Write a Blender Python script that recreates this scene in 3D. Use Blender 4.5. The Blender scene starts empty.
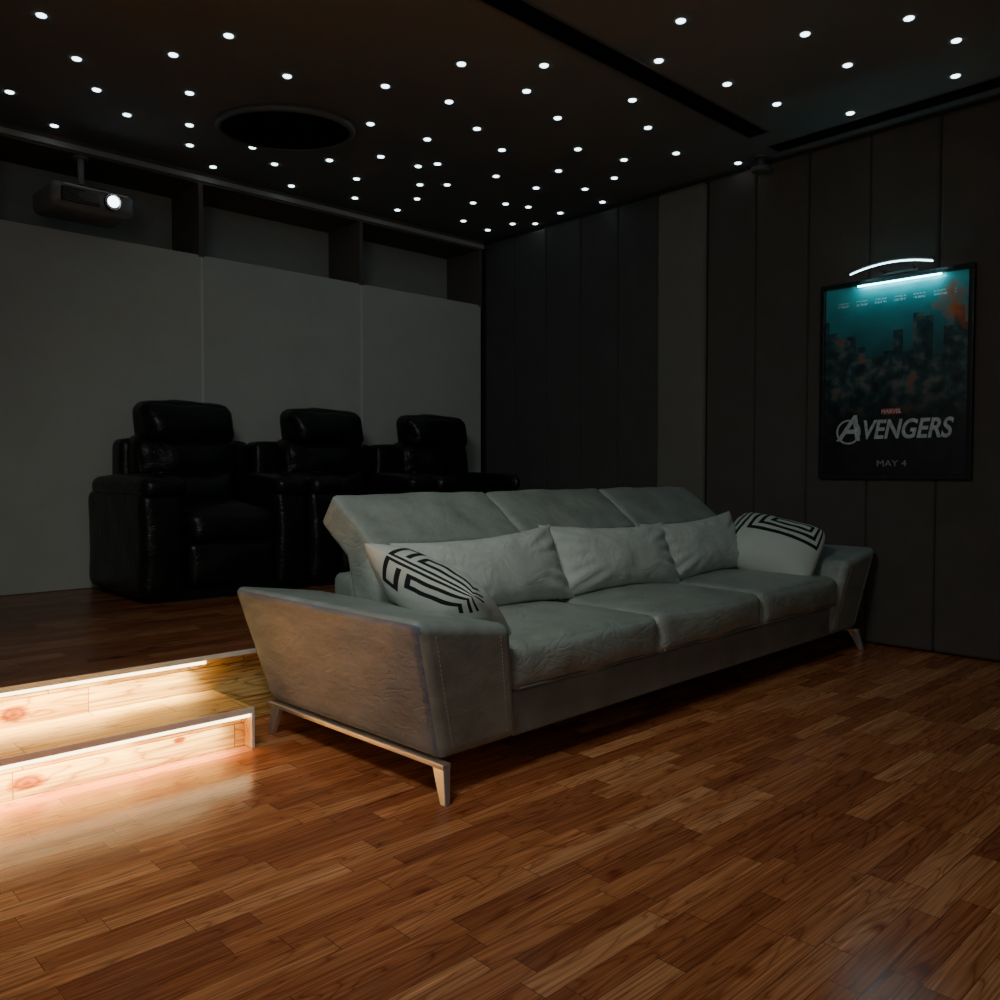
import bpy, bmesh, math, random
from mathutils import Vector, Matrix, Euler, noise
random.seed(4)
scene=bpy.context.scene
COL=scene.collection
R=math.radians
# ------------------------------------------------------------------ materials
def newmat(name):
    m=bpy.data.materials.new(name); m.use_nodes=True
    nt=m.node_tree; b=nt.nodes['Principled BSDF']
    return m,nt,b
def mat(name,col,rough=0.5,metal=0.0,var=0.0,scale=8.0,bump=0.0,bscale=60.0,sheen=0.0,coat=0.0,stretch=(1,1,1),spec=0.5,bd=0.01,crease=0.0,rvar=0.0):
    m,nt,b=newmat(name)
    b.inputs['Roughness'].default_value=rough
    b.inputs['Metallic'].default_value=metal
    b.inputs['Base Color'].default_value=(*col,1)
    b.inputs['Sheen Weight'].default_value=sheen
    b.inputs['Coat Weight'].default_value=coat
    b.inputs['Specular IOR Level'].default_value=spec
    tc=nt.nodes.new('ShaderNodeTexCoord'); mp=nt.nodes.new('ShaderNodeMapping')
    mp.inputs['Scale'].default_value=stretch
    nt.links.new(tc.outputs['Object'],mp.inputs['Vector'])
    n=nt.nodes.new('ShaderNodeTexNoise'); n.inputs['Scale'].default_value=scale
    n.inputs['Detail'].default_value=6; n.inputs['Roughness'].default_value=0.62
    nt.links.new(mp.outputs[0],n.inputs['Vector'])
    r=nt.nodes.new('ShaderNodeValToRGB')
    r.color_ramp.elements[0].position=0.3; r.color_ramp.elements[1].position=0.7
    r.color_ramp.elements[0].color=(*[c*(1-var) for c in col],1)
    r.color_ramp.elements[1].color=(*[min(1,c*(1+var)) for c in col],1)
    nt.links.new(n.outputs[0],r.inputs[0]); nt.links.new(r.outputs[0],b.inputs['Base Color'])
    if rvar>0:
        rr=ramp(nt,n.outputs[0],[(0.35,(rough-rvar,)*3),(0.65,(rough+rvar,)*3)]); nt.links.new(rr,b.inputs['Roughness'])
    if bump>0:
        n2=nt.nodes.new('ShaderNodeTexNoise'); n2.inputs['Scale'].default_value=bscale; n2.inputs['Detail'].default_value=4
        nt.links.new(mp.outputs[0],n2.inputs['Vector'])
        h=n2.outputs[0]
        if crease>0:
            n3=nt.nodes.new('ShaderNodeTexNoise'); n3.inputs['Scale'].default_value=6; n3.inputs['Detail'].default_value=3; n3.inputs['Distortion'].default_value=1.5
            mp3=nt.nodes.new('ShaderNodeMapping'); mp3.inputs['Scale'].default_value=(0.8,0.8,1.8)
            nt.links.new(tc.outputs['Object'],mp3.inputs['Vector']); nt.links.new(mp3.outputs[0],n3.inputs['Vector'])
            a=M(nt,'ABSOLUTE',M(nt,'SUBTRACT',n3.outputs[0],0.5))
            a=M(nt,'MINIMUM',M(nt,'MULTIPLY',a,14.0),1.0)
            h=M(nt,'ADD',M(nt,'MULTIPLY',h,0.6),M(nt,'MULTIPLY',a,crease))
        bp=nt.nodes.new('ShaderNodeBump'); bp.inputs['Strength'].default_value=bump; bp.inputs['Distance'].default_value=bd
        nt.links.new(h,bp.inputs['Height']); nt.links.new(bp.outputs[0],b.inputs['Normal'])
    return m
def emis(name,col,s):
    m,nt,b=newmat(name)
    b.inputs['Base Color'].default_value=(*col,1)
    b.inputs['Emission Color'].default_value=(*col,1)
    b.inputs['Emission Strength'].default_value=s
    return m
def M(nt,op,a,b=None,c=None):
    n=nt.nodes.new('ShaderNodeMath'); n.operation=op
    for i,v in enumerate((a,b,c)):
        if v is None: continue
        if isinstance(v,(int,float)): n.inputs[i].default_value=v
        else: nt.links.new(v,n.inputs[i])
    return n.outputs[0]
def ramp(nt,fac,els,interp='LINEAR'):
    r=nt.nodes.new('ShaderNodeValToRGB'); cr=r.color_ramp; cr.interpolation=interp
    while len(cr.elements)<len(els): cr.elements.new(0.5)
    for e,(pp,c) in zip(cr.elements,els):
        e.position=pp; e.color=(*c,1)
    nt.links.new(fac,r.inputs[0]); return r.outputs[0]
def mixc(nt,fac,a,b,mode='MIX'):
    n=nt.nodes.new('ShaderNodeMix'); n.data_type='RGBA'; n.blend_type=mode
    for k,v in ((0,fac),(6,a),(7,b)):
        if isinstance(v,(int,float)): n.inputs[k].default_value=v
        elif isinstance(v,tuple): n.inputs[k].default_value=(*v,1)
        else: nt.links.new(v,n.inputs[k])
    return n.outputs[2]
def wood(name,roww,length,rough=0.33,mul=1.0,hues=None,knot=0.9,ring=0.85,seam=(0.12,0.042,0.016),ks=(2.6,4.2),spots=(),bump=0.35):
    m,nt,b=newmat(name)
    tc=nt.nodes.new('ShaderNodeTexCoord'); sp=nt.nodes.new('ShaderNodeSeparateXYZ')
    nt.links.new(tc.outputs['Object'],sp.inputs[0])
    X=sp.outputs[0]; Y=M(nt,'ADD',sp.outputs[1],sp.outputs[2])
    ry=M(nt,'DIVIDE',Y,roww); row=M(nt,'FLOOR',ry)
    wn=nt.nodes.new('ShaderNodeTexWhiteNoise'); wn.noise_dimensions='1D'; nt.links.new(row,wn.inputs['W'])
    rx=M(nt,'ADD',M(nt,'DIVIDE',X,length),M(nt,'MULTIPLY',wn.outputs['Value'],7.3))
    cel=M(nt,'FLOOR',rx)
    cb=nt.nodes.new('ShaderNodeCombineXYZ'); nt.links.new(cel,cb.inputs[0]); nt.links.new(row,cb.inputs[1])
    w2=nt.nodes.new('ShaderNodeTexWhiteNoise'); w2.noise_dimensions='3D'; nt.links.new(cb.outputs[0],w2.inputs['Vector'])
    hues=hues or [(0.0,(0.38,0.115,0.042)),(0.3,(0.50,0.165,0.058)),(0.7,(0.61,0.222,0.082)),(1.0,(0.76,0.34,0.145))]
    base=ramp(nt,w2.outputs['Value'],[(a,tuple(x*mul for x in c)) for a,c in hues])
    add=nt.nodes.new('ShaderNodeVectorMath'); add.operation='MULTIPLY_ADD'
    nt.links.new(w2.outputs['Color'],add.inputs[0]); add.inputs[1].default_value=(13,17,9)
    nt.links.new(tc.outputs['Object'],add.inputs[2])
    mp=nt.nodes.new('ShaderNodeMapping'); mp.inputs['Scale'].default_value=(1.2,12,12)
    nt.links.new(add.outputs[0],mp.inputs['Vector'])
    g=nt.nodes.new('ShaderNodeTexNoise'); g.inputs['Scale'].default_value=1.1; g.inputs['Detail'].default_value=1.5; g.inputs['Distortion'].default_value=0.6
    nt.links.new(mp.outputs[0],g.inputs['Vector'])
    rings=M(nt,'ABSOLUTE',M(nt,'SINE',M(nt,'MULTIPLY',g.outputs[0],36.0)))
    ringc=ramp(nt,rings,[(0.0,(0.46,0.28,0.19)),(0.3,(0.90,0.83,0.79)),(1.0,(1.12,1.12,1.12))])
    mp2=nt.nodes.new('ShaderNodeMapping'); mp2.inputs['Scale'].default_value=(3,150,150)
    nt.links.new(add.outputs[0],mp2.inputs['Vector'])
    g2=nt.nodes.new('ShaderNodeTexNoise'); g2.inputs['Scale'].default_value=1.0; g2.inputs['Detail'].default_value=4
    nt.links.new(mp2.outputs[0],g2.inputs['Vector'])
    fine=ramp(nt,g2.outputs[0],[(0.3,(0.62,0.50,0.44)),(0.52,(1.0,1.0,1.0)),(0.68,(1.28,1.32,1.38))])
    c=mixc(nt,ring,base,ringc,'MULTIPLY'); c=mixc(nt,0.85,c,fine,'MULTIPLY')
    vo=nt.nodes.new('ShaderNodeTexVoronoi'); vo.inputs['Scale'].default_value=1.0
    mp3=nt.nodes.new('ShaderNodeMapping'); mp3.inputs['Scale'].default_value=(ks[0],ks[1],ks[1])
    nt.links.new(add.outputs[0],mp3.inputs['Vector']); nt.links.new(mp3.outputs[0],vo.inputs['Vector'])
    kn=ramp(nt,vo.outputs['Distance'],[(0.0,(0.14,0.05,0.025)),(0.05,(0.40,0.17,0.09)),(0.09,(0.85,0.65,0.5)),(0.13,(1,1,1))])
    c=mixc(nt,knot,c,kn,'MULTIPLY')
    for (sx_,sz_,rx_,rz_) in spots:      # individual knots in the boards
        ax=M(nt,'DIVIDE',M(nt,'SUBTRACT',X,sx_),rx_); az=M(nt,'DIVIDE',M(nt,'SUBTRACT',sp.outputs[2],sz_),rz_)
        dd=M(nt,'SQRT',M(nt,'ADD',M(nt,'MULTIPLY',ax,ax),M(nt,'MULTIPLY',az,az)))
        dd=M(nt,'ADD',dd,M(nt,'MULTIPLY',M(nt,'SUBTRACT',g2.outputs[0],0.5),0.5))
        kc=ramp(nt,dd,[(0.0,(0.10,0.025,0.004)),(0.35,(0.45,0.17,0.03)),(0.55,(0.22,0.07,0.01)),(0.9,(0.85,0.58,0.26)),(1.0,(1,1,1))])
        c=mixc(nt,0.97,c,kc,'MULTIPLY')
    fy=M(nt,'FRACT',ry); fx=M(nt,'FRACT',rx)
    def edge(fr,wd): 
        e=M(nt,'MINIMUM',fr,M(nt,'SUBTRACT',1.0,fr)); return M(nt,'GREATER_THAN',e,wd)
    e=M(nt,'MULTIPLY',edge(fy,0.012),edge(fx,0.0022))
    c=mixc(nt,e,seam,c)
    nt.links.new(c,b.inputs['Base Color'])
    rr=ramp(nt,g2.outputs[0],[(0.3,(rough-0.05,)*3),(0.7,(rough+0.10,)*3)])
    nt.links.new(rr,b.inputs['Roughness'])
    bp=nt.nodes.new('ShaderNodeBump'); bp.inputs['Strength'].default_value=bump; bp.inputs['Distance'].default_value=0.001
    h=M(nt,'ADD',M(nt,'MULTIPLY',rings,0.15),e); h=M(nt,'ADD',h,M(nt,'MULTIPLY',g2.outputs[0],0.3))
    nt.links.new(h,bp.inputs['Height']); nt.links.new(bp.outputs[0],b.inputs['Normal'])
    return m

m_floor=wood('pine_strip_floor',0.076,0.45,rough=0.18,ring=0.7,knot=0.6)
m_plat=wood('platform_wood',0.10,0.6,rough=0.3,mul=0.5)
m_step=wood('step_wood',0.165,0.8,rough=0.4,hues=[(0,(0.76,0.48,0.14)),(0.5,(0.81,0.55,0.18)),(1,(0.86,0.62,0.25))],knot=1.0,ring=0.85,ks=(2.0,5.0),seam=(0.25,0.11,0.04),
   spots=[(0.84,0.21,0.06,0.035),(0.80,0.05,0.07,0.03),(1.33,0.08,0.03,0.014),(0.2,0.24,0.06,0.03)])
m_ceil=mat('ceiling_paint',(0.18,0.193,0.20),0.9,var=0.05,scale=2)
m_rim=mat('unit_rim_paint',(0.12,0.12,0.12),0.5,var=0.05,scale=2)
m_rim2=mat('slat_paint',(0.18,0.18,0.18),0.45,var=0.05,scale=2)
m_fab=mat('white_fabric_panel',(0.58,0.595,0.55),0.95,var=0.05,scale=3,bump=0.2,bscale=300)
m_niche=mat('niche_paint',(0.42,0.42,0.385),0.9,var=0.05)
m_nd=mat('niche_divider_paint',(0.14,0.12,0.10),0.8,var=0.05)
m_trimlight=mat('light_trim_paint',(0.42,0.41,0.39),0.7,var=0.04)
m_seam=mat('seam_trim_paint',(0.78,0.78,0.74),0.6,var=0.04)
m_dw=mat('charcoal_wall_fabric',(0.074,0.070,0.070),0.95,var=0.08,scale=6,bump=0.3,bscale=350,sheen=0.1)
m_dw2=mat('brown_wall_fabric',(0.090,0.077,0.068),0.95,var=0.08,scale=6,bump=0.3,bscale=350,sheen=0.1)
m_colm=mat('column_fabric',(0.17,0.162,0.143),0.95,var=0.06,scale=4,bump=0.2,bscale=260)
m_wallb=mat('dark_wall_paint',(0.035,0.032,0.030),0.9)
m_black=mat('black_gap',(0.006,0.006,0.006),0.9,spec=0.1)
m_sofa=mat('grey_green_leather',(0.33,0.36,0.325),0.37,var=0.20,scale=7,bump=0.6,bscale=45,bd=0.006,crease=0.35,rvar=0.07)
m_arm=mat('grey_green_leather_arm',(0.31,0.345,0.32),0.42,var=0.22,scale=6,bump=0.4,bscale=35,bd=0.005,rvar=0.07,spec=0.4,stretch=(1,1,1.5),crease=0.15)
m_armshade=mat('leather_side_painted_shade',(0.150,0.190,0.275),0.58,var=0.30,scale=5,bump=0.45,bscale=35,bd=0.006,spec=0.18,stretch=(1,0.7,2.5),crease=0.3)  # shade put into the colour: darker and bluer against warm step-light spill
m_sofab=mat('grey_green_leather_base',(0.25,0.275,0.255),0.47,var=0.18,scale=6,bump=0.35,bscale=60,bd=0.006)
m_thread=mat('pale_thread',(0.48,0.50,0.46),0.6,var=0.1)
m_pil=mat('pale_linen',(0.60,0.63,0.59),0.8,var=0.08,scale=10,bump=0.5,bscale=20,sheen=0.1,crease=0.3)
m_steel=mat('brushed_steel',(0.60,0.58,0.59),0.40,metal=0.75,var=0.05)
m_alu=mat('pale_nosing',(0.85,0.82,0.75),0.5,metal=0.0,var=0.05)
m_leather=mat('black_leather',(0.010,0.009,0.009),0.36,var=0.3,scale=12,bump=0.4,bscale=22,crease=0.3,spec=0.42)
m_plastic=mat('grey_plastic',(0.32,0.32,0.32),0.22,var=0.1)
m_plastic2=mat('black_plastic',(0.012,0.012,0.013),0.3,var=0.1)
m_frame=mat('poster_frame_black',(0.012,0.014,0.016),0.25,var=0.1)
m_star=emis('star_light_glow',(0.72,0.93,1.0),7)
m_led=emis('warm_led',(1.0,0.84,0.46),8)
m_cool=emis('cool_led',(0.55,0.93,1.0),9)
m_cool2=emis('cool_led_tube',(0.25,0.85,0.95),24)
m_lens=emis('projector_lens_glow',(0.8,0.9,1.0),9)

# ------------------------------------------------------------------ mesh helpers
def setp(o,parent):
    if parent is not None: o.parent=parent
def obj_from(name,verts,faces,m,parent=None,smooth=False,loc=(0,0,0),rot=None):
    me=bpy.data.meshes.new(name); me.from_pydata(verts,[],faces); me.validate(); me.update()
    bm=bmesh.new(); bm.from_mesh(me); bmesh.ops.recalc_face_normals(bm,faces=bm.faces); bm.to_mesh(me); bm.free()
    if smooth:
        for p in me.polygons: p.use_smooth=True
    me.materials.append(m)
    o=bpy.data.objects.new(name,me); COL.objects.link(o); o.location=loc
    if rot: o.rotation_euler=rot
    setp(o,parent); return o
def bev(o,w,seg=2):
    b=o.modifiers.new('bevel','BEVEL'); b.width=w; b.segments=seg; b.limit_method='ANGLE'; b.angle_limit=R(30)
    for p in o.data.polygons: p.use_smooth=True
    wn=o.modifiers.new('wn','WEIGHTED_NORMAL'); wn.keep_sharp=True
    return o
BF=[(0,1,3,2),(4,6,7,5),(0,4,5,1),(2,3,7,6),(0,2,6,4),(1,5,7,3)]
def box(name,a,b,m,parent=None,bevel=0,seg=2,loc=(0,0,0),rot=None):
    v=[(x,y,z) for x in (a[0],b[0]) for y in (a[1],b[1]) for z in (a[2],b[2])]
    o=obj_from(name,v,BF,m,parent,loc=loc,rot=rot)
    if bevel: bev(o,bevel,seg)
    return o
def hexa(name,v8,m,parent=None,bevel=0,seg=2):
    o=obj_from(name,v8,BF,m,parent)
    if bevel: bev(o,bevel,seg)
    return o
def rbox(name,a,b,r,m,parent=None,crown=(0,0,0),n=16,fn=None,wr=0.0,seed=0,loc=(0,0,0),rot=None):
    """rounded, slightly puffed upholstery block between corners a and b"""
    c=[(a[i]+b[i])/2 for i in range(3)]; h=[abs(b[i]-a[i])/2 for i in range(3)]
    bm=bmesh.new(); bmesh.ops.create_cube(bm,size=2)
    bmesh.ops.subdivide_edges(bm,edges=bm.edges[:],cuts=n,use_grid_fill=True)
    for v in bm.verts:
        p=v.co; t=[math.sin(max(-1,min(1,q))*math.pi/2) for q in p]
        q=Vector([t[i]*h[i] for i in range(3)])
        rr=[min(r,h[i]*0.98) for i in range(3)]
        inner=Vector([max(-(h[i]-rr[i]),min(h[i]-rr[i],q[i])) for i in range(3)])
        d=q-inner
        if d.length>1e-9:
            e=Vector([d[i]/rr[i] for i in range(3)])
            e.normalize(); q=inner+Vector([e[i]*rr[i] for i in range(3)])
        u=[1-min(1,abs(t[i]))**2 for i in range(3)]
        q=Vector((q.x+crown[0]*t[0]*u[1]*u[2], q.y+crown[1]*t[1]*u[0]*u[2], q.z+crown[2]*t[2]*u[0]*u[1]))
        if wr:
            q+= Vector((1,1,1))*wr*noise.noise(Vector((q.x*7+seed,q.y*7,q.z*7)))
        q=q+Vector(c)
        if fn: q=Vector(fn(q))
        v.co=q
    me=bpy.data.meshes.new(name); bm.to_mesh(me); bm.free()
    for p in me.polygons: p.use_smooth=True
    me.materials.append(m)
    o=bpy.data.objects.new(name,me); COL.objects.link(o); o.location=loc
    if rot: o.rotation_euler=rot
    setp(o,parent); return o
def cyl(name,r,d,m,parent=None,loc=(0,0,0),rot=None,seg=24,r2=None,bevel=0):
    bm=bmesh.new(); bmesh.ops.create_cone(bm,cap_ends=True,segments=seg,radius1=r,radius2=r if r2 is None else r2,depth=d)
    me=bpy.data.meshes.new(name); bm.to_mesh(me); bm.free(); me.materials.append(m)
    o=bpy.data.objects.new(name,me); COL.objects.link(o); o.location=loc
    if rot: o.rotation_euler=rot
    if bevel: bev(o,bevel)
    else:
        for p in me.polygons: p.use_smooth=len(p.vertices)==4
    setp(o,parent); return o
def tube(name,pts,r,m,parent=None,cyclic=False):
    cu=bpy.data.curves.new(name,'CURVE'); cu.dimensions='3D'; cu.bevel_depth=r; cu.bevel_resolution=3; cu.use_fill_caps=True
    s=cu.splines.new('POLY'); s.points.add(len(pts)-1)
    for i,q in enumerate(pts): s.points[i].co=(*q,1)
    s.use_cyclic_u=cyclic
    o=bpy.data.objects.new(name,cu)
    me=bpy.data.meshes.new_from_object(o); bpy.data.objects.remove(o)
    me.materials.clear(); me.materials.append(m)
    for p in me.polygons: p.use_smooth=True
    o=bpy.data.objects.new(name,me); COL.objects.link(o); setp(o,parent); return o
def empty(name,loc=(0,0,0),rz=0):
    o=bpy.data.objects.new(name,None); COL.objects.link(o); o.location=loc; o.rotation_euler=(0,0,rz); o.empty_display_size=0.1; return o
def thing(o,label,cat,group=None):
    o['label']=label; o['category']=cat
    if group: o['group']=group
    return o
def struct(o,label=None):
    o['kind']='structure'
    if label: o['label']=label
    return o

# ------------------------------------------------------------------ room shell
CZ=3.27; WX=5.45; WY=6.0; PZ=0.33; PY=3.47
struct(box('floor',(-2.5,-2.5,-0.1),(WX+0.05,6.5,0.0),m_floor),'reddish-brown strip wood floor with satin finish')
struct(box('ceiling',(-2.5,-2.5,CZ),(WX+0.25,6.6,CZ+0.1),m_ceil),'dark painted ceiling')
struct(box('wall_right',(WX+0.05,-2.5,-0.1),(WX+0.2,6.6,CZ),m_wallb),'dark wall behind the acoustic panels')
struct(box('wall_back',(-2.5,6.47,-0.1),(WX+0.05,6.6,CZ),m_niche),'dark grey rear wall of the high recesses')
struct(box('trim_1',(-2.5,5.99,3.185),(WX,6.47,CZ),m_nd),'dark header above the recesses')
struct(box('trim_2',(-2.5,5.975,3.20),(WX,5.989,3.235),m_trimlight),'pale strip under the ceiling')
struct(box('trim_3',(-2.5,6.06,PZ),(WX,6.469,2.655),m_niche),'ledge block under the recesses')
for i,x in enumerate((-0.055,1.32,2.695,4.075,5.415)):
    struct(box('trim_%d'%(4+i),(x-0.017,5.992,2.66),(x+0.017,6.468,3.184),m_nd),'dark upright divider between recesses')
for i,x in enumerate((1.32,2.695,4.075)):
    struct(box('trim_%d'%(16+i),(x-0.008,5.992,PZ+0.002),(x+0.008,5.999,2.67),m_seam),'thin pale strip between fabric panels')
xs=[-0.055,1.32,2.695,4.075,5.43]
for i in range(4):
    o=box('fabric_panel',(xs[i]+0.004,6.0,PZ+0.001),(xs[i+1]-0.004,6.055,2.675),m_fab,bevel=0.006)
    thing(o,'tall pale grey fabric panel behind the recliners','wall panel','pale fabric panels on the rear wall')
def wpanel(y0,y1,m,lab,x=WX,z0=0.02,cat='wall panel',group='dark padded panels on the side wall'):
    o=box('acoustic_panel',(x,y0+0.001,z0),(WX+0.049,y1-0.001,CZ-0.03),m,bevel=0.045,seg=7)
    thing(o,lab,cat,group)
ys=[3.98+0.4*i for i in range(6)]
for i in range(5): wpanel(ys[i],min(ys[i+1],5.97),m_dw,'tall charcoal padded acoustic wall panel',z0=PZ+0.01)
wpanel(3.55,3.98,m_colm,'paler grey upright wall panel',x=WX-0.03,z0=PZ+0.01)
ed=[3.545,3.15,2.76,2.35,1.93,1.55,1.15,0.75,0.35]
for i in range(len(ed)-1): wpanel(ed[i+1],ed[i],m_dw2,'tall brown-grey padded acoustic wall panel',z0=0.01)

# ------------------------------------------------------------------ platform + step
def place(o,p):
    o.parent=p; o.location=Vector(o.location)-Vector(p.location); return o
pf=empty('wooden_platform',(0,PY,0)); thing(pf,'raised wooden platform carrying the recliners, lit under its edge','platform')
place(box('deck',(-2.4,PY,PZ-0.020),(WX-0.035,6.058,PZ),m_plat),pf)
place(box('riser',(-2.4,PY+0.06,0.002),(WX-0.035,PY+0.10,PZ-0.021),m_step),pf)
place(box('edge_nosing',(-2.4,PY-0.006,PZ-0.020),(2.2,PY-0.001,PZ+0.001),m_alu),pf)
place(box('light_strip',(-2.3,PY+0.002,PZ-0.035),(1.56,PY+0.012,PZ-0.0205),m_led),pf)
st=empty('wooden_step',(0,3.14,0)); thing(st,'pale wooden step with glowing strip under metal nosing','step')
SX=1.61
place(box('tread',(-2.4,3.148,0.145),(SX,PY+0.058,0.165),m_step),st)
place(box('riser',(-2.4,3.205,0.002),(SX-0.014,3.235,0.144),m_step),st)
place(box('metal_nosing',(-2.4,3.140,0.144),(SX,3.147,0.168),m_alu),st)
place(box('end_block',(SX-0.012,3.148,0.002),(SX,PY+0.055,0.144),m_step),st)
place(box('end_trim',(SX-0.012,3.140,0.002),(SX,3.147,0.143),m_alu),st)
place(box('light_strip',(-2.3,3.147,0.129),(SX-0.016,3.157,0.1445),m_led),st)

# ------------------------------------------------------------------ ceiling items
stars=[(1.24,4.47),(1.97,4.04),(1.85,4.42),(1.5,4.81),(2.4,4.23),(2.1,4.8),(1.7,5.12),(1.35,5.49),(2.86,3.96),(3.0,3.47),(3.33,3.18),(3.48,3.46),(3.25,3.87),(1.95,5.35),(1.68,5.83),(2.29,5.24),(3.1,4.45),(3.51,4.4),(3.63,4.05),(3.88,3.59),(4.01,3.12),(3.73,2.73),(3.48,2.42),(4.03,2.07),(4.25,1.66),(4.64,1.58),(4.5,2.07),(4.23,2.63),(4.67,2.57),(5.05,1.72),(5.11,2.33),(2.43,5.56),(2.75,5.31),(2.72,5.84),(3.01,5.49),(3.25,5.16),(3.47,4.86),(3.33,5.82),(3.6,5.35),(3.77,4.83),(4.02,5.13),(3.84,4.7),(3.99,4.2),(4.35,3.84),(4.4,3.3),(4.89,3.43),(4.73,3.75),(4.56,4.21),(4.31,4.6),(4.6,5.18),(4.87,5.61),(4.21,5.41),(4.17,4.99),(4.71,4.58),(5.0,4.34),(4.97,4.03),(5.34,4.45),(4.81,5.02),(5.0,4.95),(5.38,5.24),(5.24,5.38),(5.21,5.67),(5.36,3.24),(3.84,5.73),(4.27,5.75),(5.31,4.88)]
bm=bmesh.new(); bmesh.ops.create_cone(bm,cap_ends=True,segments=20,radius1=0.021,radius2=0.023,depth=0.004)
sme=bpy.data.meshes.new('star_light'); bm.to_mesh(sme); bm.free(); sme.materials.append(m_star)
for x,y in stars:
    o=bpy.data.objects.new('star_light',sme); COL.objects.link(o); o.location=(x,y,CZ-0.002)
    thing(o,'small round glowing white ceiling light','ceiling light','star lights in the ceiling')
def vent(x0,y0,x1,y1,along,label):
    e=empty('air_vent',((x0+x1)/2,(y0+y1)/2,CZ)); thing(e,label,'vent')
    place(box('vent_slot',(x0,y0,CZ-0.004),(x1,y1,CZ-0.001),m_black),e)
    w=0.010
    fr=[((x0-w,y0-w),(x1+w,y0)),((x0-w,y1),(x1+w,y1+w)),((x0-w,y0),(x0,y1)),((x1,y0),(x1+w,y1))]
    for a,b in fr: place(box('vent_frame',(a[0],a[1],CZ-0.008),(b[0],b[1],CZ-0.0005),m_rim),e)
    if along=='x':
        place(box('slat',(x0,(y0+y1)/2-0.003,CZ-0.007),(x1,(y0+y1)/2+0.003,CZ-0.0045),m_plastic2),e)
    else:
        place(box('slat',((x0+x1)/2-0.003,y0,CZ-0.007),((x0+x1)/2+0.003,y1,CZ-0.0045),m_plastic2),e)
vent(1.2,2.81,5.0,2.94,'x','long narrow black slot vent in the ceiling')
vent(5.22,0.2,5.36,2.93,'y','long black slot vent beside the panelled wall')
cu=empty('ceiling_air_unit',(2.74,4.85,CZ)); thing(cu,'oval dark ceiling air unit with smooth rim','air conditioner')
def ring(name,ro,ri,h,m,parent,z,seg=64,prof=None):
    prof=prof or [(ro,0),(ro-0.01,-h),(ri+0.03,-h),(ri,-h*0.3),(ri,0)]
    v=[];fcs=[];n=len(prof)
    for s in range(seg):
        a=2*math.pi*s/seg
        for (r,zz) in prof: v.append((r*math.cos(a),r*math.sin(a),zz+z))
    for s in range(seg):
        for k in range(n):
            k2=(k+1)%n; s2=(s+1)%seg
            fcs.append((s*n+k,s*n+k2,s2*n+k2,s2*n+k))
    return obj_from(name,v,fcs,m,parent,smooth=False)
rg=ring('outer_rim',0.42,0.36,0.02,m_rim,cu,0,prof=[(0.435,0),(0.432,-0.022),(0.422,-0.034),(0.41,-0.038),(0.40,-0.034),(0.393,-0.025),(0.390,0)])
for p in rg.data.polygons: p.use_smooth=True
cyl('inner_cover',0.389,0.010,m_black,cu,loc=(0.0,0,-0.022),seg=64)
cu.rotation_euler=(0,0,R(-43)); cu.scale=(1.0,0.78,1.0)
dm=empty('ceiling_sensor',(5.36,3.06,CZ)); thing(dm,'small dark round device hanging at the top of the wall','sensor')
cyl('sensor_base',0.05,0.014,m_rim,dm,loc=(0,0,-0.008),bevel=0.003)
cyl('sensor_stem',0.022,0.055,m_rim,dm,loc=(0,0,-0.043))
cyl('sensor_cap',0.062,0.040,m_rim,dm,loc=(0,0,-0.090),r2=0.068,bevel=0.012)

# ------------------------------------------------------------------ projector
pj=empty('projector',(1.92,6.0,2.79),R(2)); thing(pj,'grey ceiling-mounted projector with glowing lens','projector')
rbox('projector_body',(-0.28,-0.2,-0.005),(0.24,0.2,0.147),0.045,m_plastic,pj,crown=(0,0.025,0.010))
box('body_band',(-0.22,-0.2275,0.114),(0.18,-0.2005,0.124),m_seam,pj,bevel=0.002)
box('front_grille',(-0.23,-0.220,0.018),(0.0,-0.2055,0.105),m_plastic2,pj,bevel=0.004)
for k in range(6): box('grille_slat',(-0.225,-0.228,0.022+0.0130*k),(-0.008,-0.2205,0.028+0.0130*k),m_rim2,pj)
cyl('lens_ring',0.058,0.03,m_plastic2,pj,loc=(0.080,-0.220,0.066),rot=(R(90),0,0),bevel=0.005)
ring('lens_bezel',0.05,0.04,0.004,m_seam,pj,0,prof=[(0.052,0),(0.052,0.004),(0.046,0.004),(0.046,0)]).matrix_local=Matrix.Translation((0.080,-0.236,0.066))@Matrix.Rotation(R(90),4,'X')
cyl('lens',0.036,0.008,m_lens,pj,loc=(0.080,-0.239,0.066),rot=(R(90),0,0))
box('mounting_plate',(-0.09,-0.09,0.165),(0.09,0.09,0.178),m_plastic2,pj,bevel=0.003)
for sx in (-1,1):
    for sy in (-1,1): box('mounting_bracket',(sx*0.08-0.008,sy*0.08-0.008,0.135),(sx*0.08+0.008,sy*0.08+0.008,0.166),m_plastic2,pj)
cyl('mounting_pole',0.020,0.204,m_trimlight,pj,loc=(-0.02,0.04,0.281))
cyl('ceiling_plate',0.05,0.010,m_plastic,pj,loc=(-0.02,0.045,0.388))

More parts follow.
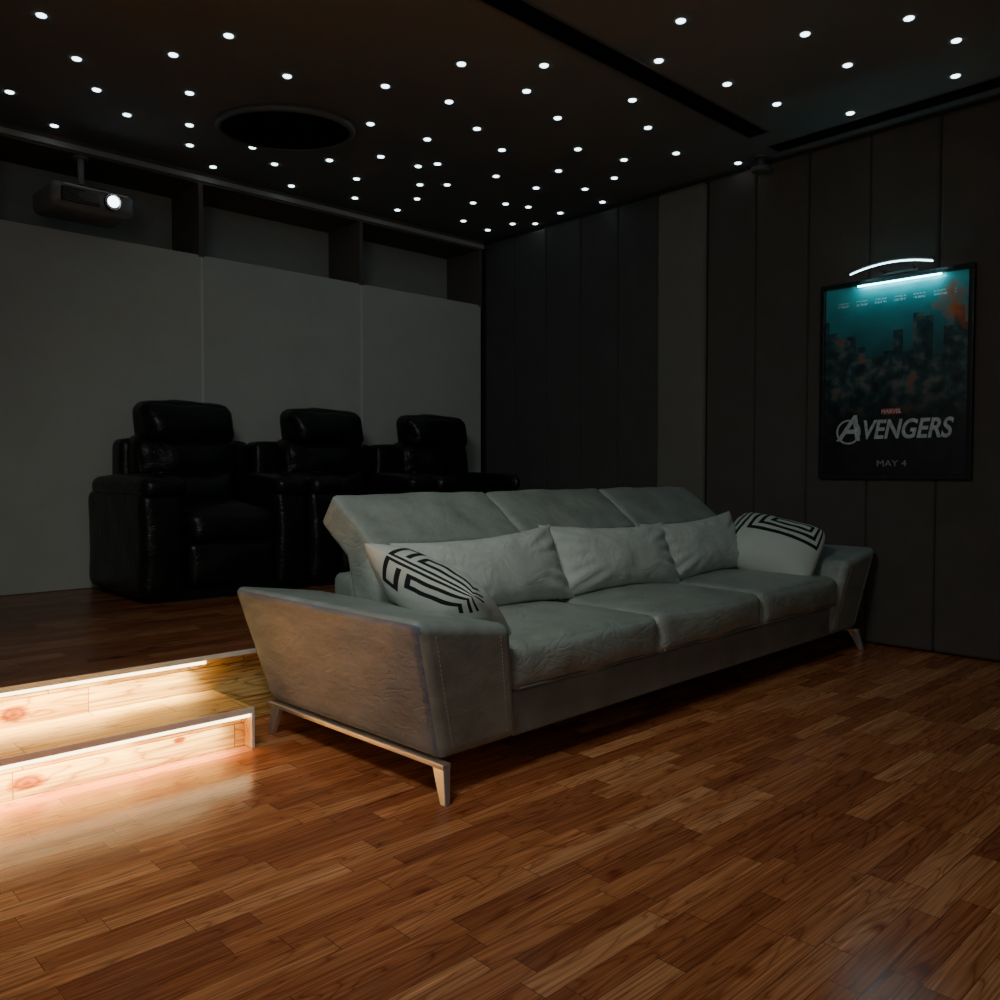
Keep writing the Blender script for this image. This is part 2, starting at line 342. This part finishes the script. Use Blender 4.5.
# ------------------------------------------------------------------ recliners
def recliner(loc,label,last=False,first=False):
    e=empty('recliner',loc); thing(e,label,'armchair','black leather recliners on the platform')
    box('base',(-0.47,0.06,0.0),(0.32 if last else 0.47,0.90,0.07),m_plastic2,e,bevel=0.01)
    rbox('back_shell',(-0.40 if first else -0.525 ,0.78,0.05),(0.35 if last else 0.525,0.99,1.0),0.06,m_leather,e,crown=(0,0.0,0.01),wr=0.004)
    for s in (-1,1):
        oa=0.528; ia=0.30
        if last and s==1: oa=0.345; ia=0.27
        if first and s==-1: oa=0.56
        rbox('armrest',(s*oa,0.01,0.03),(s*ia,0.96,0.66),0.05,m_leather,e,crown=(0.0,0.02,0.02),wr=0.008,seed=s)
        rbox('arm_pad',(s*oa,-0.02,0.62),(s*(ia-0.01),0.90,0.745),0.055,m_leather,e,crown=(0.0,0.01,0.025),wr=0.008,seed=s+5)
        if not(last and s==1): cyl('cup_holder',0.045,0.01,m_plastic2,e,loc=(s*0.41,0.10,0.774))
    hw=0.265 if last else 0.285
    rbox('footrest',(-hw,0.0,0.08),(hw,0.12,0.36),0.05,m_leather,e,crown=(0,0.03,0.0),wr=0.012)
    rbox('seat_cushion',(-hw-0.005,-0.03,0.34),(hw+0.005,0.64,0.55),0.075,m_leather,e,crown=(0,0.02,0.05),wr=0.022,seed=2)
    lean=lambda q:(q.x,q.y+(q.z-0.5)*0.16,q.z)
    rbox('lumbar_cushion',(-0.30,0.50,0.50),(0.30,0.78,0.80),0.09,m_leather,e,crown=(0,0.07,0.0),fn=lean,wr=0.028,seed=3)
    rbox('backrest',(-0.35,0.56,0.72),(0.35,0.80,1.03),0.08,m_leather,e,crown=(0,0.065,0.0),fn=lean,wr=0.026,seed=4)
    rbox('headrest',(-0.315,0.50,0.97),(0.315,0.74,1.24),0.065,m_leather,e,crown=(0.0,0.05,0.016),fn=lean,wr=0.018,seed=6)
    return e
for i,x in enumerate((2.42,3.497,4.574)):
    recliner((x,4.96,PZ+0.001),'black leather power recliner with padded arms and headrest',last=(i==2),first=(i==0))

# ------------------------------------------------------------------ sofa
S=empty('sofa',(3.52,2.23,0),R(1.8)); thing(S,'long three-seat grey-green leather sofa with flared arms','sofa')
YD=1.13
box('seat_base',(-1.36,0.03,0.135),(1.36,1.09,0.305),m_sofab,S,bevel=0.015,seg=3)
def lerp(p,q,t): return tuple(p[i]*(1-t)+q[i]*t for i in range(3))
OB=1.72; OT=1.875; IB=1.33; IT=1.43
for s in (-1,1):
    v=[(s*OB,0.02,.132),(s*OT,-0.045,.64),(s*OB,YD,.132),(s*OT,YD+0.04,.64),
       (s*IB,0.02,.132),(s*IT,-0.045,.575),(s*IB,YD,.132),(s*IT,YD+0.04,.575)]
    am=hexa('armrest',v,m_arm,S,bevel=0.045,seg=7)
    am.data.materials.append(m_armshade)
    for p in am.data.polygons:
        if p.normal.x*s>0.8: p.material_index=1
    for t_ in (0.13,0.87):
        t2=t_+(0.03 if t_<0.5 else -0.03)
        lo=lerp((s*OB,0.02,.132),(s*IB,0.02,.132),t2); hi=lerp((s*OT,-0.045,.64),(s*IT,-0.045,.575),t2)
        bmj=bmesh.new()
        for k in range(25):
            a_=Vector(lerp(lo,hi,0.09+k*0.033)); b_=Vector(lerp(lo,hi,0.09+k*0.033+0.018))
            mid=(a_+b_)/2; mtx=Matrix.Translation(mid+Vector((0,-0.001,0)))@(b_-a_).to_track_quat('Z','Y').to_matrix().to_4x4()@Matrix.Diagonal((0.0022,0.0022,(b_-a_).length,1))
            bmesh.ops.create_cube(bmj,size=1,matrix=mtx)
        me=bpy.data.meshes.new('stitching'); bmj.to_mesh(me); bmj.free(); me.materials.append(m_thread)
        oo=bpy.data.objects.new('stitching',me); COL.objects.link(oo); oo.parent=S
    RX=OB-0.012
    box('frame_rail',(s*RX-0.018,-0.0,0.112),(s*RX+0.018,YD+0.01,0.131),m_steel,S,bevel=0.003)
    for yy,dy in ((0.03,-0.03),(YD-0.05,0.03)):
        x0=s*RX; x1=s*(RX+0.02)
        v=[]
        for X0,X1 in ((x0-0.016,x1-0.011),(x0+0.016,x1+0.011)):
            for (Ya,Yb) in ((yy-0.026+dy,yy-0.03),(yy+0.002+dy,yy+0.030)):
                v.append((X1,Ya,0.0)); v.append((X0,Yb,0.116))
        hexa('leg',v,m_steel,S,bevel=0.003)
W3=2.78/3
for i in range(3):
    x0=-1.39+i*W3+0.003; x1=x0+W3-0.006
    rbox('seat_cushion',(x0,-0.008,0.308),(x1,0.80,0.485),0.045,m_sofa,S,crown=(0,0.02,0.036),wr=0.006,seed=i*3,n=22)
    tube('seam_piping',[(x0+0.03,-0.006,0.324),(x1-0.03,-0.006,0.324)],0.004,m_sofab,S)
rbox('back_frame',(-1.41,0.93,0.15),(1.41,1.12,0.66),0.04,m_sofab,S)
leanb=lambda q:(q.x,q.y+(q.z-0.45)*0.28,q.z)
for i in range(3):
    x0=-1.43+i*(2.86/3)+0.003; x1=x0+2.86/3-0.006
    rbox('back_cushion',(x0,0.72,0.44),(x1,0.92,0.80),0.05,m_sofa,S,crown=(0,0.02,0.0),fn=leanb,wr=0.005,seed=i+9)
    ang=math.atan2(0.22,0.30)
    def tilt(q):
        yy=0.78+q.y*math.cos(ang)-q.z*math.sin(ang)
        zz=0.795+q.y*math.sin(ang)+q.z*math.cos(ang)
        return (q.x,yy,zz)
    rbox('headrest',(x0,0.0,-0.175),(x1,0.38,0.0),0.03,m_sofa,S,crown=(0,0.004,0.008),fn=tilt,wr=0.006,seed=i+20,n=20)

# ------------------------------------------------------------------ cushions
def pillow(name,w,h,t,m,seed=0,N=34,pin=0.11,ex=0.55,fd=0.018,rc=0.0,taper=0.0):
    v=[];fc=[];uvs=[]
    def P(i,j,s):
        x=-1+2*i/N; y=-1+2*j/N
        uvs.append((x,y))
        x=math.sin(x*math.pi/2); y=math.sin(y*math.pi/2)
        th=((1-abs(x)**2.6)*(1-abs(y)**2.6))**ex
        c=1-rc*(x*x*y*y)**2
        px_=x*w/2*(1-pin*0.6*(1-y*y))*c*(1-taper*y); py=y*h/2*(1-pin*(1-x*x))*c
        z=s*t/2*th*(1-taper*y)
        a=math.atan2(abs(y),abs(x)+1e-6); rr=math.hypot(x,y)
        fold=math.sin(a*16+seed)*max(0,rr-0.45)*th
        z+=s*fd*fold
        z+=s*0.014*th*noise.noise(Vector((px_*6+seed,py*6,s*3)))+0.006*noise.noise(Vector((px_*14+seed,py*14,0)))*th
        return (px_,py,z)
    for s in (1,-1):
        for i in range(N+1):
            for j in range(N+1): v.append(P(i,j,s))
    K=(N+1)*(N+1)
    for i in range(N):
        for j in range(N):
            a=i*(N+1)+j
            fc.append((a,a+N+1,a+N+2,a+1)); fc.append((K+a,K+a+1,K+a+N+2,K+a+N+1))
    me=bpy.data.meshes.new(name); me.from_pydata(v,[],fc)
    uvl=me.uv_layers.new(name='UVMap')
    for lp in me.loops: uvl.data[lp.index].uv=uvs[lp.vertex_index]
    bm=bmesh.new(); bm.from_mesh(me); bmesh.ops.remove_doubles(bm,verts=bm.verts,dist=0.0006); bmesh.ops.recalc_face_normals(bm,faces=bm.faces); bm.to_mesh(me); bm.free()
    for p in me.polygons: p.use_smooth=True
    me.materials.append(m)
    o=bpy.data.objects.new(name,me); COL.objects.link(o); return o
def pattern(name,segs,hu=0.026,hv=0.038):
    """pale fabric printed with black angular key lines; segs = axis-aligned line segments in cloth coordinates"""
    m,nt,b=newmat(name); b.inputs['Roughness'].default_value=0.85
    tc=nt.nodes.new('ShaderNodeTexCoord'); sp=nt.nodes.new('ShaderNodeSeparateXYZ'); nt.links.new(tc.outputs['UV'],sp.inputs[0])
    x,y=sp.outputs[0],sp.outputs[1]
    kk=None
    for (x0,y0,x1,y1) in segs:
        cx=(x0+x1)/2; cy=(y0+y1)/2; hx=abs(x1-x0)/2+hu; hy=abs(y1-y0)/2+hv
        g=M(nt,'MULTIPLY',M(nt,'LESS_THAN',M(nt,'ABSOLUTE',M(nt,'SUBTRACT',x,cx)),hx),M(nt,'LESS_THAN',M(nt,'ABSOLUTE',M(nt,'SUBTRACT',y,cy)),hy))
        kk=g if kk is None else M(nt,'MAXIMUM',kk,g)
    c=mixc(nt,kk,(0.60,0.63,0.59),(0.008,0.009,0.010))
    nt.links.new(c,b.inputs['Base Color'])
    n=nt.nodes.new('ShaderNodeTexNoise'); n.inputs['Scale'].default_value=30; nt.links.new(tc.outputs['Object'],n.inputs['Vector'])
    bp=nt.nodes.new('ShaderNodeBump'); bp.inputs['Strength'].default_value=0.3; bp.inputs['Distance'].default_value=0.01
    nt.links.new(n.outputs[0],bp.inputs['Height']); nt.links.new(bp.outputs[0],b.inputs['Normal'])
    return m
# nested angular bands running along the upper edge of the pillow
keyL=[(-.30,.93,.84,.93),(.84,.93,.84,.50),(.72,.78,.72,.50),(-.02,.78,.72,.78),(-.02,.78,-.02,.62),(-.02,.62,.58,.62),(.58,.62,.58,.50),
      (-.30,.93,-.30,.52),(-.30,.52,-.14,.52),(-.14,.52,-.14,.80)]
m_pat=pattern('key_pattern_fabric',keyL,0.028,0.034)
keyR=[(-.28,.90,.80,.90),(-.28,.90,-.28,.12),(.80,.90,.80,.12),(-.28,.12,.80,.12),
      (-.15,.75,.67,.75),(-.15,.75,-.15,.27),(.67,.75,.67,.27),(-.15,.27,.67,.27),
      (-.02,.60,.54,.60),(-.02,.60,-.02,.42),(.54,.60,.54,.42),(-.02,.42,.54,.42),
      (-.42,.90,-.42,-.50),(-.55,.90,-.55,-.12),(-.55,-.12,-.76,-.12),(-.76,-.12,-.76,.50),(-.76,.50,-.66,.50),(-.76,.74,-.76,.90),(-.76,.90,-.55,.90),(-.42,-.50,-.80,-.50)]
m_pat2=pattern('key_pattern_fabric_b',keyR,0.030,0.036)
bpy.context.view_layer.update()
SM=S.matrix_world.copy()
def on_sofa(o,c,xdir,ydir):
    X=Vector(xdir).normalized(); Y=Vector(ydir); Y=(Y-X*Y.dot(X)).normalized(); Z=X.cross(Y)
    Mx=Matrix((X,Y,Z)).transposed().to_4x4(); Mx.translation=Vector(c)
    o.matrix_world=SM@Mx
for i,(cx,yy,tl) in enumerate(((-0.90,0.61,0.03),(0.04,0.62,-0.03),(0.90,0.64,0.04))):
    o=pillow('throw_pillow',1.04,0.39,0.22,m_pil,seed=i*4,pin=0.17,fd=0.026)
    on_sofa(o,(cx,yy,0.655),(1,0.03*(-1)**i,tl),(0,0.38,0.88))
    thing(o,'plain pale grey rectangular pillow leaning on the sofa back','pillow','plain pale pillows on the sofa')
o=pillow('throw_pillow',0.66,0.46,0.24,m_pat,seed=31,ex=0.62,pin=0.04,fd=0.006,rc=0.06)
on_sofa(o,(-1.39,0.40,0.61),(0.06,-1,-0.26),(-0.66,0.03,0.62))
thing(o,'pale pillow with black key pattern leaning on the armrest','pillow','patterned pillows on the sofa')
o=pillow('throw_pillow',0.64,0.43,0.26,m_pat2,seed=37,ex=0.58,pin=0.04,fd=0.010,rc=0.12,taper=0.07)
on_sofa(o,(1.35,0.41,0.645),(0.0,-1,-0.17),(0.56,0.16,0.72))
thing(o,'pale pillow with black key pattern leaning on the armrest','pillow','patterned pillows on the sofa')

# ------------------------------------------------------------------ poster
def poster_mat():
    m,nt,b=newmat('poster_print'); b.inputs['Roughness'].default_value=0.35
    tc=nt.nodes.new('ShaderNodeTexCoord'); sp=nt.nodes.new('ShaderNodeSeparateXYZ'); nt.links.new(tc.outputs['Object'],sp.inputs[0])
    x,y=sp.outputs[0],sp.outputs[1]
    n=nt.nodes.new('ShaderNodeTexNoise'); n.inputs['Scale'].default_value=5; n.inputs['Detail'].default_value=8; nt.links.new(tc.outputs['Object'],n.inputs['Vector'])
    yy=M(nt,'ADD',y,M(nt,'MULTIPLY',M(nt,'SUBTRACT',n.outputs[0],0.5),0.35))
    sky=ramp(nt,M(nt,'ADD',M(nt,'MULTIPLY',yy,0.83),0.5),[(0.0,(0.004,0.006,0.008)),(0.45,(0.008,0.03,0.04)),(0.62,(0.012,0.09,0.11)),(0.85,(0.02,0.28,0.32)),(1.0,(0.04,0.55,0.60))])
    wn=nt.nodes.new('ShaderNodeTexWhiteNoise'); wn.noise_dimensions='1D'
    nt.links.new(M(nt,'FLOOR',M(nt,'MULTIPLY',x,17.0)),wn.inputs['W'])
    top=M(nt,'ADD',M(nt,'MULTIPLY',wn.outputs['Value'],0.30),0.12)
    bl=M(nt,'LESS_THAN',y,top)
    wv=nt.nodes.new('ShaderNodeTexNoise'); wv.inputs['Scale'].default_value=13; wv.inputs['Detail'].default_value=6; nt.links.new(tc.outputs['Object'],wv.inputs['Vector'])
    bcol=ramp(nt,wv.outputs[0],[(0.36,(0.004,0.010,0.014)),(0.5,(0.012,0.055,0.065)),(0.62,(0.12,0.14,0.13)),(0.70,(0.30,0.09,0.05))])
    c=mixc(nt,M(nt,'MULTIPLY',bl,0.9),sky,bcol)
    dx=M(nt,'SUBTRACT',x,0.36); dy=M(nt,'SUBTRACT',y,0.42)
    d=M(nt,'SQRT',M(nt,'ADD',M(nt,'MULTIPLY',dx,dx),M(nt,'MULTIPLY',dy,dy)))
    d=M(nt,'ADD',d,M(nt,'MULTIPLY',M(nt,'SUBTRACT',wv.outputs[0],0.5),0.35))
    fire=ramp(nt,d,[(0.0,(1,1,1)),(0.13,(0,0,0))])
    c=mixc(nt,fire,c,(0.6,0.12,0.02))
    dark=ramp(nt,M(nt,'ADD',y,0.62),[(0.0,(0.03,0.03,0.03)),(0.35,(0.12,0.12,0.12)),(0.58,(1,1,1))])
    c=mixc(nt,1.0,c,dark,'MULTIPLY')
    # two rows of tiny illegible credit marks near the top
    mp=nt.nodes.new('ShaderNodeMapping'); mp.inputs['Scale'].default_value=(110,60,1); nt.links.new(tc.outputs['Object'],mp.inputs['Vector'])
    cn=nt.nodes.new('ShaderNodeTexNoise'); cn.inputs['Scale'].default_value=1.0; cn.inputs['Detail'].default_value=1; nt.links.new(mp.outputs[0],cn.inputs['Vector'])
    blob=M(nt,'GREATER_THAN',cn.outputs[0],0.47)
    r1=M(nt,'LESS_THAN',M(nt,'ABSOLUTE',M(nt,'SUBTRACT',y,0.500)),0.005)
    r2=M(nt,'LESS_THAN',M(nt,'ABSOLUTE',M(nt,'SUBTRACT',y,0.480)),0.007)
    grp=M(nt,'LESS_THAN',M(nt,'FRACT',M(nt,'MULTIPLY',x,8.5)),0.62)
    inx=M(nt,'LESS_THAN',M(nt,'ABSOLUTE',x),0.36)
    cm=M(nt,'MULTIPLY',M(nt,'MULTIPLY',blob,M(nt,'MAXIMUM',r1,r2)),M(nt,'MULTIPLY',grp,inx))
    c=mixc(nt,cm,c,(0.50,0.70,0.73))
    nt.links.new(c,b.inputs['Base Color'])
    b.inputs['Coat Weight'].default_value=0.5; b.inputs['Coat Roughness'].default_value=0.04
    return m
PYc=2.185; PZc=1.695; PW=0.93; PH=1.26
pe=empty('movie_poster',(WX,PYc,PZc)); thing(pe,'framed dark teal movie poster with bold silver title','poster')
pe.matrix_world=Matrix(((0,0,-1,WX-0.001),(-1,0,0,PYc),(0,1,0,PZc),(0,0,0,1)))
fw_=0.03
for a,b in (((-PW/2,-PH/2),(PW/2,-PH/2+fw_)),((-PW/2,PH/2-fw_),(PW/2,PH/2)),((-PW/2,-PH/2+fw_),(-PW/2+fw_,PH/2-fw_)),((PW/2-fw_,-PH/2+fw_),(PW/2,PH/2-fw_))):
    box('frame_side',(a[0],a[1],0.001),(b[0],b[1],0.04),m_frame,pe,bevel=0.003)
box('backing_board',(-PW/2+0.01,-PH/2+0.01,0.0),(PW/2-0.01,PH/2-0.01,0.012),m_frame,pe)
obj_from('poster_print',[(-PW/2+fw_,-PH/2+fw_,0.014),(PW/2-fw_,-PH/2+fw_,0.014),(PW/2-fw_,PH/2-fw_,0.014),(-PW/2+fw_,PH/2-fw_,0.014)],[(0,1,2,3)],poster_mat(),pe)
m_title=mat('title_silver',(0.52,0.58,0.60),0.4,metal=0.1,var=0.35,scale=30)
m_date=mat('date_grey',(0.30,0.33,0.35),0.5,var=0.1)
m_red=mat('title_tag_red',(0.45,0.02,0.02),0.5,var=0.1)
def text(name,s,size,x,y,m,shear=0,sx=1.0,z=0.0155,off=0.0):
    cu_=bpy.data.curves.new(name,'FONT'); cu_.body=s; cu_.size=size; cu_.align_x='CENTER'; cu_.align_y='CENTER'; cu_.shear=shear; cu_.extrude=0.0006; cu_.offset=off
    o=bpy.data.objects.new(name,cu_); me=bpy.data.meshes.new_from_object(o); bpy.data.objects.remove(o)
    me.materials.clear(); me.materials.append(m)
    for v in me.vertices: v.co.x*=sx
    o=bpy.data.objects.new(name,me); COL.objects.link(o); o.location=(x,y,z); o.parent=pe; return o
text('title_lettering','VENGERS',0.165,0.075,-0.325,m_title,shear=0.25,sx=0.78,off=0.004)
text('title_initial','A',0.23,-0.275,-0.315,m_title,shear=0.3,sx=0.95,off=0.004)
t=ring('title_ring',0.082,0.070,0.001,m_title,pe,0,prof=[(0.080,0),(0.080,0.001),(0.068,0.001),(0.068,0)]); t.location=(-0.275,-0.33,0.0145)
box('studio_tag',(-0.06,-0.228,0.0145),(0.05,-0.188,0.0155),m_red,pe)
text('studio_lettering','MARVEL',0.034,-0.005,-0.209,m_title,z=0.0162,off=0.001)
text('date_lettering','MAY 4',0.055,0.0,-0.535,m_date,sx=1.2)
pl=empty('picture_lamp',(WX,PYc-0.02,2.36)); thing(pl,'slim arched picture lamp glowing cool white above the poster','lamp')
pl.matrix_world=Matrix(((0,0,-1,WX-0.001),(-1,0,0,PYc-0.03),(0,1,0,2.345),(0,0,0,1)))
arc=[]
for k in range(25):
    t_=-1+2*k/24; arc.append((t_*0.245,0.035*(1-t_*t_),0.15))
tube('lamp_shade',[(a[0],a[1]+0.012,a[2]-0.01) for a in arc],0.010,m_rim,pl)
tube('glowing_edge',[(a[0],a[1],a[2]+0.003) for a in arc],0.0042,m_cool,pl)
for s in (-1,1): tube('lamp_arm',[(s*0.09,0.0,0.0),(s*0.09,0.03,0.05),(s*0.09,0.040,0.14)],0.005,m_plastic2,pl)
box('wall_bracket',(-0.11,-0.012,0.0),(0.11,0.012,0.012),m_plastic2,pl,bevel=0.003)
cyl('light_tube',0.0050,0.50,m_cool2,pl,loc=(0.01,-0.060,0.052),rot=(0,R(90),0))
for s in (-1,1): tube('tube_holder',[(s*0.2,-0.01,0.0),(s*0.2,-0.045,0.04),(s*0.2,-0.055,0.052)],0.004,m_plastic2,pl)

# ------------------------------------------------------------------ lights
def area(name,loc,target,size,power,col,sy=None,spread=180):
    l=bpy.data.lights.new(name,'AREA'); l.energy=power; l.color=col; l.size=size; l.spread=R(spread)
    if sy: l.shape='RECTANGLE'; l.size_y=sy
    o=bpy.data.objects.new(name,l); COL.objects.link(o); o.location=loc
    o.rotation_euler=(Vector(target)-Vector(loc)).to_track_quat('-Z','Y').to_euler(); return o
area('added_key_light',(0.3,1.7,3.15),(2.9,3.0,0.4),0.9,19,(0.93,1.0,0.95),spread=108)  # added key light aimed at the sofa, no lamp fixture behind it
area('added_fill_light',(-1.6,-1.8,1.9),(3.0,3.5,1.0),2.0,11,(0.95,1.0,0.95))  # added soft fill from behind the camera, not a real source
def under(name,y,z,x0,x1,power,spread=125,tilt=8):
    l=bpy.data.lights.new(name,'AREA'); l.shape='RECTANGLE'; l.size=x1-x0; l.size_y=0.012; l.energy=power; l.color=(1.0,0.77,0.33); l.spread=R(spread)
    o=bpy.data.objects.new(name,l); COL.objects.link(o); o.location=((x0+x1)/2,y,z); o.rotation_euler=(R(tilt),0,0)
under('platform_edge_light',PY+0.018,PZ-0.038,-2.3,1.15,28,spread=140,tilt=4)
under('platform_edge_light_end',PY+0.018,PZ-0.038,1.15,1.5,1.8,spread=110)
under('step_edge_light',3.163,0.128,-2.3,1.15,26,spread=132,tilt=8)
under('step_edge_light_end',3.163,0.128,1.15,1.5,1.8,spread=110)
w=bpy.data.worlds.new('World'); scene.world=w; w.use_nodes=True
w.node_tree.nodes['Background'].inputs[0].default_value=(1.0,0.99,0.95,1)
w.node_tree.nodes['Background'].inputs[1].default_value=0.037
# ------------------------------------------------------------------ camera
cd=bpy.data.cameras.new('camera'); cam=bpy.data.objects.new('camera',cd); COL.objects.link(cam)
cam.location=(0,0,1.12); cam.rotation_euler=(R(90-2.02),0,R(-43.4)); cd.lens=30.6; cd.sensor_width=36; cd.clip_start=0.02
scene.camera=cam
